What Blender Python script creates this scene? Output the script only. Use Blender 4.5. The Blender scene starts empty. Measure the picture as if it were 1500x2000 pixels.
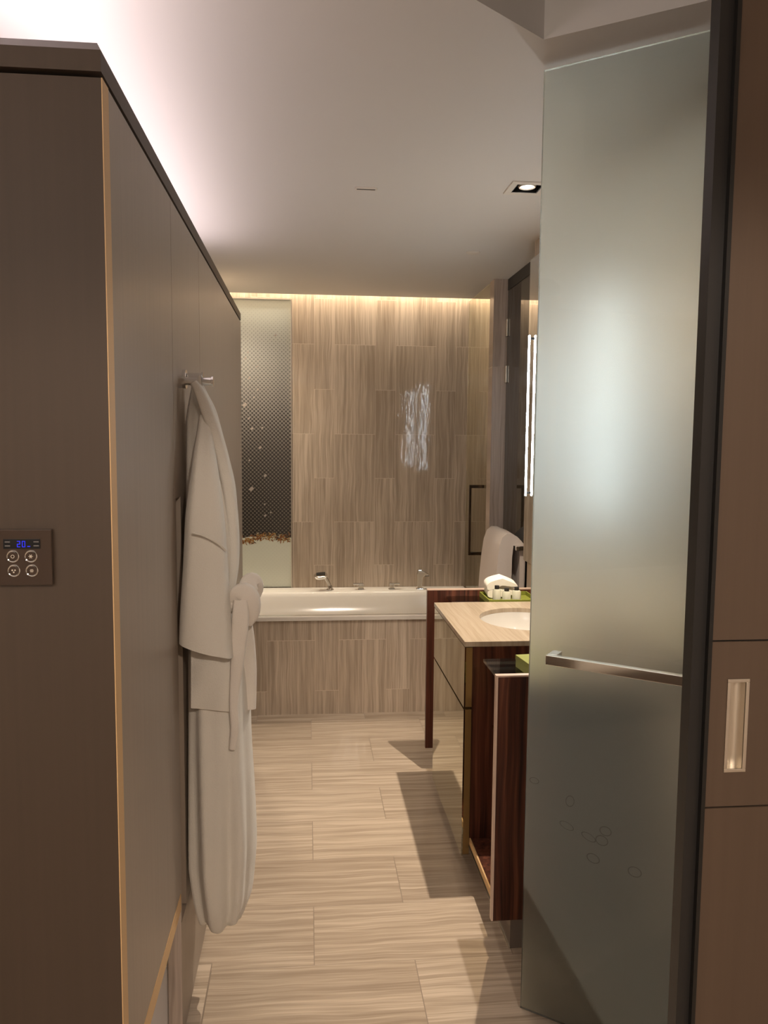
import bpy, bmesh, math, random
from mathutils import Vector, Matrix
from mathutils.geometry import tessellate_polygon
random.seed(7)
SC = bpy.context.scene
COL = SC.collection

# ------------------------------------------------------------------ camera
F_PX = 1550.0
PITCH, YAW, ROLL = math.radians(5.1604), math.radians(5.5187), math.radians(0.4828)
CAM = Vector((0, 0, 1.6))
cp, sp, cy, sy = math.cos(PITCH), math.sin(PITCH), math.cos(YAW), math.sin(YAW)
fw = Vector((sy*cp, cy*cp, -sp)); rt0 = Vector((cy, -sy, 0)); up0 = rt0.cross(fw)
rt = math.cos(ROLL)*rt0 + math.sin(ROLL)*up0
up = -math.sin(ROLL)*rt0 + math.cos(ROLL)*up0
cam = bpy.data.cameras.new('camera'); cam_o = bpy.data.objects.new('camera', cam); COL.objects.link(cam_o)
cam.sensor_fit = 'HORIZONTAL'; cam.sensor_width = 36.0; cam.lens = 36.0*F_PX/1500.0
cam.clip_start = 0.02
M = Matrix.Identity(4)
for i in range(3):
    M[i][0], M[i][1], M[i][2], M[i][3] = rt[i], up[i], -fw[i], CAM[i]
cam_o.matrix_world = M
SC.camera = cam_o

def at(px, py, y):
    """photo pixel -> point on the vertical plane at depth y"""
    v = rt*((px-750)/F_PX) - up*((py-1000)/F_PX) + fw
    return CAM + v*(y/v.y)

# ------------------------------------------------------------------ view, world
SC.view_settings.view_transform = 'Standard'
SC.view_settings.look = 'None'
SC.view_settings.gamma = 1.0
SC.view_settings.exposure = 0.0
SC.view_settings.use_curve_mapping = False
wd = bpy.data.worlds.new('world'); SC.world = wd; wd.use_nodes = True
wd.node_tree.nodes['Background'].inputs[0].default_value = (0.02, 0.018, 0.016, 1)
wd.node_tree.nodes['Background'].inputs[1].default_value = 1.0
SC.cycles.max_bounces = 12
SC.cycles.transmission_bounces = 10
SC.cycles.sample_clamp_indirect = 6.0
SC.cycles.caustics_reflective = True
SC.cycles.caustics_refractive = False

# ------------------------------------------------------------------ lamps
def area(name, loc, size, direction, power, color):
    l = bpy.data.lights.new(name, 'AREA'); l.shape = 'RECTANGLE'
    l.size, l.size_y = size; l.energy = power; l.color = color
    o = bpy.data.objects.new(name, l); COL.objects.link(o); o.location = loc
    o.rotation_euler = Vector(direction).to_track_quat('-Z', 'Y').to_euler()
    return o
PINK = (1.0, 0.83, 0.85); WARM = (1.0, 0.78, 0.52); NEUT = (1.0, 0.80, 0.62)
# LED tapes lying on top of the wardrobe, washing the ceiling
a = area('cove_tape', (-0.57, 2.70, 2.262), (0.03, 2.55), (0, 0, 1), 7.6, PINK); a.rotation_euler = (math.pi, 0, 0)
a = area('cove_tape', (-1.15, 1.60, 2.262), (1.20, 0.03), (0, 0, 1), 6, PINK); a.rotation_euler = (math.pi, 0, 0)
# LED tape in the slot above the bath wall
a = area('slot_tape', (0.60, 5.385, 2.86), (2.80, 0.04), (0, 0, -1), 38, (1.0, 0.88, 0.70)); a.rotation_euler = (0, 0, 0)
# recessed downlight over the basin
s = bpy.data.lights.new('basin_downlight', 'SPOT'); s.energy = 210; s.color = (1.0, 0.84, 0.67)
s.spot_size = math.radians(96); s.spot_blend = 1.0; s.shadow_soft_size = 0.012
so = bpy.data.objects.new('basin_downlight', s); COL.objects.link(so); so.location = (0.822, 3.017, 2.540)
# unseen fill light added behind the camera for the bedroom side
area('bedroom_fill', (-1.4, -2.2, 1.85), (1.4, 1.2), (0.40, 1.0, 0.25), 12, (1.0, 0.85, 0.72))
# unseen spot added behind the camera to brighten the robe and brown panels
s = bpy.data.lights.new('doorway_fill', 'SPOT'); s.energy = 136; s.color = (1.0, 0.84, 0.69)
s.spot_size = math.radians(154); s.spot_blend = 0.12; s.shadow_soft_size = 0.06
so = bpy.data.objects.new('doorway_fill', s); COL.objects.link(so); so.location = (0.52, -0.95, 2.53)
area('bedroom_up_fill', (-1.25, -1.6, 1.80), (0.8, 0.8), (0, 0, 1), 70, (1.0, 0.92, 0.86))  # added upward fill, lifts the bedroom ceiling and the coffer
# hidden spot added to brighten the bath, out of sight behind the wardrobe
s = bpy.data.lights.new('bath_fill', 'SPOT'); s.energy = 64; s.color = (1.0, 0.85, 0.66)
s.spot_size = math.radians(140); s.spot_blend = 1.0; s.shadow_soft_size = 0.05
so = bpy.data.objects.new('bath_fill', s); COL.objects.link(so); so.location = (-0.58, 4.95, 2.53)
# unseen fill added to brighten the shower wall right of the bath
area('shower_fill', (1.65, 5.1, 2.53), (0.12, 0.12), (0, 0, -1), 7, (1.0, 0.83, 0.62))

# ------------------------------------------------------------------ node helpers
class G:
    def __init__(s, name):
        s.m = bpy.data.materials.new(name); s.m.use_nodes = True
        s.t = s.m.node_tree; s.t.nodes.clear()
        s.out = s.t.nodes.new('ShaderNodeOutputMaterial')
    def n(s, typ, **kw):
        nd = s.t.nodes.new(typ)
        for k, v in kw.items(): setattr(nd, k, v)
        return nd
    def link(s, a, b): s.t.links.new(a, b)
    def put(s, sock, v):
        if hasattr(v, 'is_output'): s.link(v, sock)
        elif isinstance(v, (tuple, list)) and sock.type == 'RGBA' and len(v) == 3: sock.default_value = (*v, 1)
        else: sock.default_value = v
    def math(s, op, a, b=None, c=None, clamp=False):
        nd = s.n('ShaderNodeMath', operation=op, use_clamp=clamp); s.put(nd.inputs[0], a)
        if b is not None: s.put(nd.inputs[1], b)
        if c is not None: s.put(nd.inputs[2], c)
        return nd.outputs[0]
    def coord(s):
        tc = s.n('ShaderNodeNewGeometry'); sx = s.n('ShaderNodeSeparateXYZ'); s.link(tc.outputs['Position'], sx.inputs[0])
        return sx.outputs[0], sx.outputs[1], sx.outputs[2], tc.outputs['Position']
    def vec(s, x, y, z):
        c = s.n('ShaderNodeCombineXYZ')
        for i, v in enumerate((x, y, z)): s.put(c.inputs[i], v)
        return c.outputs[0]
    def noise(s, v, scale, detail=3, rough=0.55, dist=0.0):
        nd = s.n('ShaderNodeTexNoise'); s.put(nd.inputs['Vector'], v)
        nd.inputs['Scale'].default_value = scale; nd.inputs['Detail'].default_value = detail
        nd.inputs['Roughness'].default_value = rough; nd.inputs['Distortion'].default_value = dist
        return nd.outputs[0]
    def white(s, v):
        nd = s.n('ShaderNodeTexWhiteNoise'); s.link(v, nd.inputs[0]); return nd.outputs[0]
    def ramp(s, f, stops):
        nd = s.n('ShaderNodeValToRGB'); s.put(nd.inputs[0], f); el = nd.color_ramp.elements
        while len(el) < len(stops): el.new(0.5)
        for e, (p, c) in zip(el, stops):
            e.position = p; e.color = (*c, 1) if len(c) == 3 else c
        return nd.outputs[0]
    def mix(s, f, a, b):
        nd = s.n('ShaderNodeMix', data_type='RGBA'); s.put(nd.inputs[0], f); s.put(nd.inputs[6], a); s.put(nd.inputs[7], b)
        return nd.outputs[2]
    def bump(s, h, strength, dist=0.002):
        nd = s.n('ShaderNodeBump'); s.link(h, nd.inputs['Height'])
        nd.inputs['Strength'].default_value = strength; nd.inputs['Distance'].default_value = dist
        return nd.outputs[0]
    def pbr(s, color, rough=0.5, metal=0.0, spec=0.5, normal=None, coat=0.0, coat_r=0.05, trans=0.0, ior=1.45, sheen=0.0, emit=None, estr=0.0, aniso=0.0):
        p = s.n('ShaderNodeBsdfPrincipled')
        s.put(p.inputs['Base Color'], color); s.put(p.inputs['Roughness'], rough); s.put(p.inputs['Metallic'], metal)
        p.inputs['Specular IOR Level'].default_value = spec; p.inputs['IOR'].default_value = ior
        p.inputs['Coat Weight'].default_value = coat; p.inputs['Coat Roughness'].default_value = coat_r
        p.inputs['Transmission Weight'].default_value = trans; p.inputs['Sheen Weight'].default_value = sheen
        p.inputs['Anisotropic'].default_value = aniso
        if emit: s.put(p.inputs['Emission Color'], emit); p.inputs['Emission Strength'].default_value = estr
        if normal is not None: s.link(normal, p.inputs['Normal'])
        s.link(p.outputs[0], s.out.inputs[0]); return s.m

def simple(name, color, rough=0.5, **kw): return G(name).pbr(color, rough, **kw)

def stone(name, ui, vi, u0, v0, L, W, mode, light, mid, dark, rough=0.16, border=False, grout=(0.42, 0.34, 0.26), vein=1.0, bumpy=0.0):
    g = G(name); c = g.coord(); x = (c[0], c[1], c[2])
    u = g.math('SUBTRACT', x[ui], u0); v = g.math('SUBTRACT', x[vi], v0)
    row = g.math('FLOOR', g.math('DIVIDE', v, W))
    if mode == 2:
        off = g.math('FRACT', g.math('ADD', g.math('MULTIPLY', row, 0.5), 0.001))
        off = g.math('MULTIPLY', g.math('GREATER_THAN', off, 0.25), 0.5)
    else:                                   # every third column shifted by half a tile
        f3 = g.math('FRACT', g.math('ADD', g.math('DIVIDE', row, 3.0), 0.01))
        off = g.math('MULTIPLY', g.math('LESS_THAN', f3, 0.2), 0.5)
    uu = g.math('ADD', g.math('DIVIDE', u, L), off)
    fu = g.math('FRACT', uu); fv = g.math('FRACT', g.math('DIVIDE', v, W))
    cell = g.vec(g.math('FLOOR', uu), row, 3.7); rnd = g.white(cell)
    du = g.math('MULTIPLY', g.math('MINIMUM', fu, g.math('SUBTRACT', 1.0, fu)), L)
    dv = g.math('MULTIPLY', g.math('MINIMUM', fv, g.math('SUBTRACT', 1.0, fv)), W)
    gm = g.math('LESS_THAN', g.math('MINIMUM', du, g.math('ADD', dv, 0.0004)), 0.0013)
    if border:
        bm_ = g.math('MULTIPLY', g.math('LESS_THAN', x[0], -0.292), g.math('LESS_THAN', x[1], 2.335))
        e1 = g.math('MULTIPLY', g.math('LESS_THAN', g.math('ABSOLUTE', g.math('ADD', x[0], 0.292)), 0.0013), g.math('LESS_THAN', x[1], 2.335))
        e2 = g.math('MULTIPLY', g.math('LESS_THAN', g.math('ABSOLUTE', g.math('SUBTRACT', x[1], 2.335)), 0.0013), g.math('LESS_THAN', x[0], -0.292))
        gm = g.math('MAXIMUM', g.math('MULTIPLY', gm, g.math('SUBTRACT', 1.0, bm_)), g.math('MAXIMUM', e1, e2))
        rnd = g.math('ADD', g.math('MULTIPLY', rnd, g.math('SUBTRACT', 1.0, bm_)), g.math('MULTIPLY', bm_, 0.9))
    # wavering veins that run along u
    wob = g.math('MULTIPLY', g.math('SUBTRACT', g.noise(g.vec(g.math('MULTIPLY', u, 3.0), g.math('MULTIPLY', v, 6.0), rnd), 1.0, 2), 0.5), 0.035)
    vv = g.math('ADD', v, wob)
    ro = g.math('MULTIPLY', rnd, 37.0)
    n1 = g.noise(g.vec(g.math('MULTIPLY', u, 1.6), g.math('ADD', g.math('MULTIPLY', vv, 52.0), ro), ro), 1.0, 3, 0.6)
    n2 = g.noise(g.vec(g.math('MULTIPLY', u, 4.0), g.math('ADD', g.math('MULTIPLY', vv, 190.0), ro), ro), 1.0, 2, 0.6)
    n3 = g.noise(g.vec(g.math('MULTIPLY', u, 0.8), g.math('MULTIPLY', vv, 9.0), ro), 1.0, 2)
    t = g.math('ADD', g.math('ADD', g.math('MULTIPLY', n1, 0.52), g.math('MULTIPLY', n2, 0.34)), g.math('MULTIPLY', n3, 0.14))
    t = g.math('ADD', g.math('MULTIPLY', g.math('SUBTRACT', t, 0.5), vein), g.math('ADD', 0.5, g.math('MULTIPLY', g.math('SUBTRACT', rnd, 0.5), 0.10)))
    col = g.ramp(t, [(0.37, dark), (0.50, mid), (0.63, light)])
    col = g.mix(gm, col, grout)
    nrm = None
    if bumpy:
        nrm = g.bump(g.noise(g.vec(g.math('MULTIPLY', u, 9.0), g.math('MULTIPLY', v, 40.0), ro), 1.0, 2), bumpy, 0.004)
    return g.pbr(col, g.math('ADD', rough, g.math('MULTIPLY', gm, 0.3)), normal=nrm, spec=0.5)

LT, MD, DK = (0.66, 0.55, 0.435), (0.50, 0.403, 0.308), (0.375, 0.295, 0.222)
MAT = {}
MAT['floor'] = stone('veined_stone_floor', 0, 1, 0.02, 2.30, 0.62, 0.307, 2, LT, MD, DK, 0.14, border=True, grout=(0.27, 0.21, 0.16))
MAT['wall'] = stone('veined_stone_wall', 2, 0, 0.44, 0.043, 0.60, 0.1385, 3, LT, MD, DK, 0.06, grout=(0.66, 0.55, 0.43), bumpy=0.12)
MAT['wally'] = stone('veined_stone_side', 2, 1, 0.44, 0.043, 0.60, 0.30, 2, LT, MD, DK, 0.12, grout=(0.62, 0.50, 0.38))
MAT['pier'] = stone('veined_stone_pier', 2, 0, 0.84, 0.70, 1.2, 0.60, 2, (0.60, 0.50, 0.43), (0.49, 0.40, 0.335), (0.37, 0.295, 0.24), 0.2, grout=(0.5, 0.42, 0.34))
MAT['counter'] = stone('cream_stone', 1, 0, -2.0, -4.0, 9.0, 9.0, 2, (0.47, 0.385, 0.285), (0.42, 0.335, 0.24), (0.35, 0.275, 0.19), 0.18, vein=0.9)

def laminate(name, c1, c2, rough, sc=1.0):
    g = G(name); x, y, z, v = g.coord()
    n = g.noise(g.vec(g.math('MULTIPLY', x, 70*sc), g.math('MULTIPLY', y, 70*sc), g.math('MULTIPLY', z, 1.2)), 1.0, 3)
    h = g.noise(g.vec(g.math('MULTIPLY', x, 16), g.math('MULTIPLY', y, 16), g.math('MULTIPLY', z, 0.6)), 1.0, 2)
    col = g.ramp(n, [(0.3, c1), (0.7, c2)])
    return g.pbr(col, rough, normal=g.bump(h, 0.05, 0.004), spec=0.5)
MAT['lam'] = laminate('taupe_laminate', (0.32, 0.262, 0.212), (0.35, 0.287, 0.232), 0.36)
MAT['lamend'] = laminate('brown_laminate', (0.068, 0.046, 0.031), (0.074, 0.050, 0.034), 0.5)
MAT['lamr'] = laminate('brown_wardrobe_laminate', (0.092, 0.060, 0.040), (0.102, 0.067, 0.045), 0.5)

def wood(name, a, b, c, rough):
    g = G(name); x, y, z, v = g.coord()
    w = g.math('MULTIPLY', g.noise(g.vec(g.math('MULTIPLY', x, 3), g.math('MULTIPLY', y, 3), g.math('MULTIPLY', z, 1.5)), 1.0, 2), 3.0)
    n = g.noise(g.vec(g.math('ADD', g.math('MULTIPLY', x, 60), w), g.math('MULTIPLY', y, 60), g.math('MULTIPLY', z, 1.5)), 1.0, 4, 0.6)
    return g.pbr(g.ramp(n, [(0.33, a), (0.52, b), (0.68, c)]), rough, coat=0.35, coat_r=0.15)
MAT['rose'] = wood('rosewood_veneer', (0.022, 0.008, 0.005), (0.085, 0.026, 0.014), (0.16, 0.055, 0.028), 0.35)
MAT['edge'] = simple('oak_edging', (0.72, 0.47, 0.23), 0.45)
MAT['pale_edge'] = simple('pale_edge_band', (0.62, 0.46, 0.36), 0.35)
MAT['brass_edge'] = simple('bronze_edge', (0.20, 0.115, 0.035), 0.4)
MAT['ceil'] = simple('ceiling_paint', (0.69, 0.665, 0.635), 0.55, spec=0.3)
MAT['white_wall'] = simple('white_wall_paint', (0.70, 0.64, 0.60), 0.7)
MAT['bed_wall'] = simple('bedroom_wall_paint', (0.34, 0.29, 0.24), 0.7)
MAT['chrome'] = simple('chrome', (0.80, 0.79, 0.77), 0.07, metal=1.0)
MAT['steel'] = simple('satin_nickel', (0.74, 0.68, 0.59), 0.38, metal=1.0)
MAT['bronze_mirror'] = simple('bronze_mirror_glass', (0.60, 0.58, 0.45), 0.03, metal=1.0)
MAT['mirror'] = simple('mirror_glass', (0.86, 0.87, 0.86), 0.01, metal=1.0)
g = G('smoked_glass'); tr_ = g.n('ShaderNodeBsdfTransparent'); tr_.inputs[0].default_value = (0.74, 0.71, 0.64, 1)
gl_ = g.n('ShaderNodeBsdfGlossy'); gl_.inputs['Roughness'].default_value = 0.03; fr_ = g.n('ShaderNodeFresnel'); fr_.inputs[0].default_value = 1.5
mx = g.n('ShaderNodeMixShader'); g.link(fr_.outputs[0], mx.inputs[0]); g.link(tr_.outputs[0], mx.inputs[1]); g.link(gl_.outputs[0], mx.inputs[2]); g.link(mx.outputs[0], g.out.inputs[0]); MAT['smoked'] = g.m
MAT['dark_glass'] = simple('dark_grey_glass', (0.030, 0.027, 0.020), 0.03, spec=0.75, ior=1.55)
MAT['acrylic'] = simple('white_bath_acrylic', (0.80, 0.745, 0.67), 0.10, coat=0.5)
MAT['ceramic'] = simple('white_ceramic', (0.60, 0.57, 0.52), 0.08, coat=0.5)
MAT['black'] = simple('black_metal', (0.012, 0.011, 0.010), 0.42)
MAT['grey_metal'] = simple('dark_grey_metal', (0.028, 0.026, 0.025), 0.42, metal=0.3)
MAT['green'] = simple('olive_green_card', (0.21, 0.225, 0.03), 0.55)
MAT['cap'] = simple('black_cap', (0.015, 0.014, 0.013), 0.35)
MAT['white_plastic'] = simple('white_plastic', (0.72, 0.67, 0.60), 0.45)
MAT['gloss_brown'] = simple('brown_gloss_plate', (0.062, 0.042, 0.032), 0.08, coat=0.6)
MAT['lcd'] = simple('black_display', (0.006, 0.006, 0.008), 0.2)
MAT['lcd_blue'] = simple('blue_digits', (0.01, 0.01, 0.2), 0.4, emit=(0.02, 0.03, 1.0), estr=0.85)
MAT['lcd_text'] = simple('grey_print', (0.22, 0.21, 0.20), 0.5)
MAT['skirt'] = simple('brown_plinth', (0.16, 0.125, 0.10), 0.4)
MAT['led'] = simple('lit_diffuser', (0.9, 0.9, 0.9), 0.5, emit=(0.86, 0.95, 1.0), estr=50.0)
MAT['bulb'] = simple('lit_bulb', (0.9, 0.9, 0.9), 0.5, emit=(1.0, 0.93, 0.88), estr=14.0)
MAT['leather'] = simple('pale_upholstery', (0.50, 0.44, 0.37), 0.6)

def terry(name, col):
    g = G(name); x, y, z, v = g.coord()
    h = g.noise(v, 420, 2); h2 = g.noise(v, 26, 3)
    hh = g.math('ADD', h, g.math('MULTIPLY', h2, 1.5))
    return g.pbr(col, 0.92, normal=g.bump(hh, 0.35, 0.003), sheen=0.25, spec=0.15)
MAT['terry'] = terry('white_terry', (0.80, 0.76, 0.69))
MAT['belt'] = terry('white_waffle_belt', (0.84, 0.78, 0.71))
MAT['towel'] = terry('towel_terry', (0.62, 0.54, 0.475))
MAT['cloth'] = terry('cream_cloth', (0.84, 0.78, 0.68))

def glass(name, col, rough, ior=1.47):
    g = G(name); b = g.n('ShaderNodeBsdfGlass'); b.inputs['Color'].default_value = (*col, 1)
    b.inputs['Roughness'].default_value = rough; b.inputs['IOR'].default_value = ior
    g.link(b.outputs[0], g.out.inputs[0]); return g.m
MAT['clear'] = glass('clear_glass', (0.93, 0.93, 0.88), 0.0)
MAT['pane_front'] = glass('green_tinted_glass', (0.96, 0.99, 0.98), 0.0)
# satin-etched back of the pane: part of the light is bent a little, part is spread widely
g = G('etched_glass'); b = g.n('ShaderNodeBsdfGlass', distribution='MULTI_GGX'); b.inputs['Color'].default_value = (0.95, 0.99, 0.975, 1)
b.inputs['Roughness'].default_value = 0.62; b.inputs['IOR'].default_value = 1.47
tl = g.n('ShaderNodeBsdfTranslucent'); tl.inputs['Color'].default_value = (0.70, 0.77, 0.74, 1)
mx = g.n('ShaderNodeMixShader'); mx.inputs[0].default_value = 0.13
mx.inputs[0].default_value = 0.02
g.link(b.outputs[0], mx.inputs[1]); g.link(tl.outputs[0], mx.inputs[2]); g.link(mx.outputs[0], g.out.inputs[0]); MAT['etched'] = g.m
MAT['bottle'] = simple('bottle_plastic', (0.80, 0.79, 0.62), 0.12, trans=0.35, coat=0.5)
MAT['liquid'] = simple('pale_green_lotion', (0.66, 0.63, 0.46), 0.2, coat=0.5)

# printed screen: dot lattice that grows from nothing at the top
g = G('printed_screen'); x, y, z, v = g.coord()
p = 2*math.pi/0.0265
cx_ = g.math('COSINE', g.math('MULTIPLY', x, p)); cz_ = g.math('COSINE', g.math('MULTIPLY', z, p))
lat = g.math('MULTIPLY', g.math('MULTIPLY', cx_, cz_), 2.0)
zz = g.math('DIVIDE', g.math('SUBTRACT', z, 0.94), 1.60, clamp=True)
thr = g.math('ADD', 0.35, g.math('MULTIPLY', g.math('POWER', zz, 2.0), 2.4))
dot = g.math('MULTIPLY', g.math('SUBTRACT', g.math('ADD', lat, 1.1), thr), 1.6, clamp=True)
ground = g.ramp(zz, [(0.0, (0.150, 0.130, 0.105)), (0.35, (0.185, 0.165, 0.145)), (0.62, (0.30, 0.28, 0.255)), (0.86, (0.47, 0.48, 0.43)), (1.0, (0.52, 0.54, 0.47))])
ink = g.ramp(zz, [(0.0, (0.035, 0.030, 0.027)), (0.5, (0.050, 0.045, 0.043)), (0.8, (0.20, 0.20, 0.19)), (1.0, (0.45, 0.47, 0.42))])
wvz = g.math('ADD', z, g.math('MULTIPLY', g.math('SUBTRACT', g.noise(g.vec(g.math('MULTIPLY', x, 22.0), 0.0, 0.0), 1.0, 2), 0.5), 0.05))
low = g.math('LESS_THAN', wvz, 0.935)
col = g.mix(low, g.mix(dot, ground, ink), g.mix(g.math('MULTIPLY', g.math('GREATER_THAN', lat, 0.9), 0.10), (0.68, 0.69, 0.58), (0.5, 0.51, 0.43)))
MAT['print'] = g.pbr(col, 0.22, coat=0.5, coat_r=0.18)

# ------------------------------------------------------------------ mesh helpers
def finish(name, bm, mats, parent=None, smooth=False, bevel=0.0, seg=2, angle=40, loc=None):
    bmesh.ops.recalc_face_normals(bm, faces=bm.faces)
    me = bpy.data.meshes.new(name); bm.to_mesh(me); bm.free()
    o = bpy.data.objects.new(name, me); COL.objects.link(o)
    for m in (mats if isinstance(mats, (list, tuple)) else [mats]): me.materials.append(m)
    if parent is not None: o.parent = parent
    if smooth:
        for f in me.polygons: f.use_smooth = True
        try: me.set_sharp_from_angle(angle=math.radians(angle))
        except Exception: pass
    if bevel:
        md = o.modifiers.new('bevel', 'BEVEL'); md.width = bevel; md.segments = seg; md.limit_method = 'ANGLE'; md.angle_limit = math.radians(40)
    if loc is not None: o.location = loc
    return o
def box(bm, x0, x1, y0, y1, z0, z1, mi=0):
    vs = [bm.verts.new((x, y, z)) for z in (z0, z1) for y in (y0, y1) for x in (x0, x1)]
    fs = []
    for q in ((0, 2, 3, 1), (4, 5, 7, 6), (0, 1, 5, 4), (2, 6, 7, 3), (0, 4, 6, 2), (1, 3, 7, 5)):
        f = bm.faces.new([vs[i] for i in q]); f.material_index = mi; fs.append(f)
    return fs
def rbox(bm, c, ax, ay, az):
    """box from centre and three half-axis vectors"""
    c, ax, ay, az = map(Vector, (c, ax, ay, az))
    vs = [bm.verts.new(c + sx*ax + sy_*ay + sz*az) for sz in (-1, 1) for sy_ in (-1, 1) for sx in (-1, 1)]
    return [bm.faces.new([vs[i] for i in q]) for q in ((0, 2, 3, 1), (4, 5, 7, 6), (0, 1, 5, 4), (2, 6, 7, 3), (0, 4, 6, 2), (1, 3, 7, 5))]
def B(name, dims, mat, parent=None, bevel=0.0, **kw):
    bm = bmesh.new()
    for d in (dims if isinstance(dims[0], (list, tuple)) else [dims]): box(bm, *d)
    return finish(name, bm, mat, parent, bevel=bevel, **kw)
def cyl(bm, p0, p1, r0, r1=None, n=24, cap=True):
    p0, p1 = Vector(p0), Vector(p1); r1 = r0 if r1 is None else r1
    d = (p1-p0).normalized(); a = d.orthogonal().normalized(); b_ = d.cross(a)
    A = [bm.verts.new(p0 + r0*(math.cos(t)*a + math.sin(t)*b_)) for t in [2*math.pi*i/n for i in range(n)]]
    C = [bm.verts.new(p1 + r1*(math.cos(t)*a + math.sin(t)*b_)) for t in [2*math.pi*i/n for i in range(n)]]
    for i in range(n): bm.faces.new((A[i], A[(i+1) % n], C[(i+1) % n], C[i]))
    if cap: bm.faces.new(A[::-1]); bm.faces.new(C)
def lathe(bm, prof, c, axis=(0, 0, 1), n=28):
    """prof: list of (r, h) along axis from point c; closed when r = 0"""
    d = Vector(axis).normalized(); a = d.orthogonal().normalized(); b_ = d.cross(a); c = Vector(c); rings = []
    for r, h in prof:
        if r < 1e-6: rings.append([bm.verts.new(c + d*h)])
        else: rings.append([bm.verts.new(c + d*h + r*(math.cos(2*math.pi*i/n)*a + math.sin(2*math.pi*i/n)*b_)) for i in range(n)])
    for A, C in zip(rings, rings[1:]):
        for i in range(n):
            j = (i+1) % n
            if len(A) == 1 and len(C) == 1: continue
            if len(A) == 1: bm.faces.new((A[0], C[i], C[j]))
            elif len(C) == 1: bm.faces.new((A[i], A[j], C[0]))
            else: bm.faces.new((A[i], A[j], C[j], C[i]))
def loft(bm, rings, cap=True):
    R = [[bm.verts.new(p) for p in r] for r in rings]; n = len(R[0])
    for A, C in zip(R, R[1:]):
        for i in range(n): bm.faces.new((A[i], A[(i+1) % n], C[(i+1) % n], C[i]))
    if cap: bm.faces.new(R[0][::-1]); bm.faces.new(R[-1])
def smooth_path(pts, k=6):
    """Catmull-Rom through points of any dimension"""
    P = [pts[0]] + list(pts) + [pts[-1]]; out = []
    for i in range(1, len(P)-2):
        for s_ in range(k):
            t = s_/k; out.append(tuple(0.5*((2*b1) + (c1-a1)*t + (2*a1-5*b1+4*c1-d1)*t*t + (-a1+3*b1-3*c1+d1)*t**3)
                                 for a1, b1, c1, d1 in zip(P[i-1], P[i], P[i+1], P[i+2])))
    out.append(tuple(pts[-1])); return out
def ribbon(bm, pts, n=14, k=6, wdir=None):
    """pts: (x, y, z, half width, half thickness); width lies across the path in the xz plane"""
    S = smooth_path(pts, k); rings = []
    for i, s_ in enumerate(S):
        a = Vector(S[max(i-1, 0)][:3]); c = Vector(S[min(i+1, len(S)-1)][:3]); t = (c-a).normalized()
        th = Vector((0, 1, 0)); w = t.cross(th)
        w = w.normalized() if w.length > 1e-4 else Vector((1, 0, 0))
        if wdir is not None: w = Vector(wdir)
        th = w.cross(t).normalized(); p_ = Vector(s_[:3]); r = []
        for q in range(n):
            an = 2*math.pi*q/n; ca, sa = math.cos(an), math.sin(an)
            e = 0.6
            r.append(p_ + w*s_[3]*math.copysign(abs(ca)**e, ca) + th*s_[4]*math.copysign(abs(sa)**e, sa))
        rings.append(r)
    loft(bm, rings)
def root(name, loc, label, cat, group=None):
    o = bpy.data.objects.new(name, None); COL.objects.link(o); o.location = loc; o.empty_display_size = 0.05
    o['label'] = label; o['category'] = cat
    if group: o['group'] = group
    return o
def tag(o, label, cat, group=None):
    o['label'] = label; o['category'] = cat
    if group: o['group'] = group
    return o
def struct(o, label=None, cat=None):
    o['kind'] = 'structure'
    if label: o['label'] = label; o['category'] = cat
    return o
def sub(o, label): o['label'] = label; return o
class Thing:
    """an Empty at the base of a thing; parts are made in world coordinates and then hung on it"""
    def __init__(s, name, base, label, cat, group=None):
        s.o = root(name, base, label, cat, group); s.base = Vector(base)
    def hang(s, o, parent=None):
        for v in o.data.vertices: v.co -= s.base
        o.parent = parent or s.o
        return o
    def part(s, name, bm, mat, parent=None, label=None, **kw):
        o = finish(name, bm, mat, None, **kw); s.hang(o, parent)
        if label: o['label'] = label
        return o
    def box(s, name, dims, mat, parent=None, label=None, **kw):
        o = B(name, dims, mat, None, **kw); s.hang(o, parent)
        if label: o['label'] = label
        return o

ZC = 2.55                     # ceiling height
# ================================================================== SETTING
struct(B('floor', (-2.6, 2.6, -3.2, 5.6, -0.10, 0.0), MAT['floor']), 'veined beige stone tile floor', 'floor')

# ceiling with a raised coffer over the doorway and a hole for the downlight
bm = bmesh.new()
Cc = Vector((0.558, 1.931)); dl = Vector((-0.795, -0.606)); dr = Vector((0.83, -0.557))
cof = [Cc, Cc + 0.62*dl, Cc + 0.62*dl + 0.45*dr, Cc + 0.45*dr]
dlh = [Vector(q) for q in ((0.772, 2.967), (0.872, 2.967), (0.872, 3.067), (0.772, 3.067))]
outer = [Vector(q) for q in ((-2.6, -3.2), (2.6, -3.2), (2.6, 5.345), (-2.6, 5.345))]
loops = [[Vector((q.x, q.y, 0)) for q in l] for l in (outer, cof, dlh)]
flat = [q for l in loops for q in l]
vs = [bm.verts.new((q.x, q.y, ZC)) for q in flat]
for tri in tessellate_polygon(loops):
    bm.faces.new([vs[i] for i in tri])
lo = vs[4:8]; hi = [bm.verts.new((v.co.x, v.co.y, ZC+0.32)) for v in lo]
for i in range(4): bm.faces.new((lo[i], lo[(i+1) % 4], hi[(i+1) % 4], hi[i]))
bm.faces.new(hi)
ho = vs[8:12]; hh = [bm.verts.new((v.co.x, v.co.y, ZC+0.10)) for v in ho]
for i in range(4): bm.faces.new((ho[i], ho[(i+1) % 4], hh[(i+1) % 4], hh[i]))
bm.faces.new(hh)
e0 = [bm.verts.new((x, 5.345, ZC+dz)) for x, dz in ((-2.6, 0), (2.6, 0), (2.6, 0.36), (-2.6, 0.36))]
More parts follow.
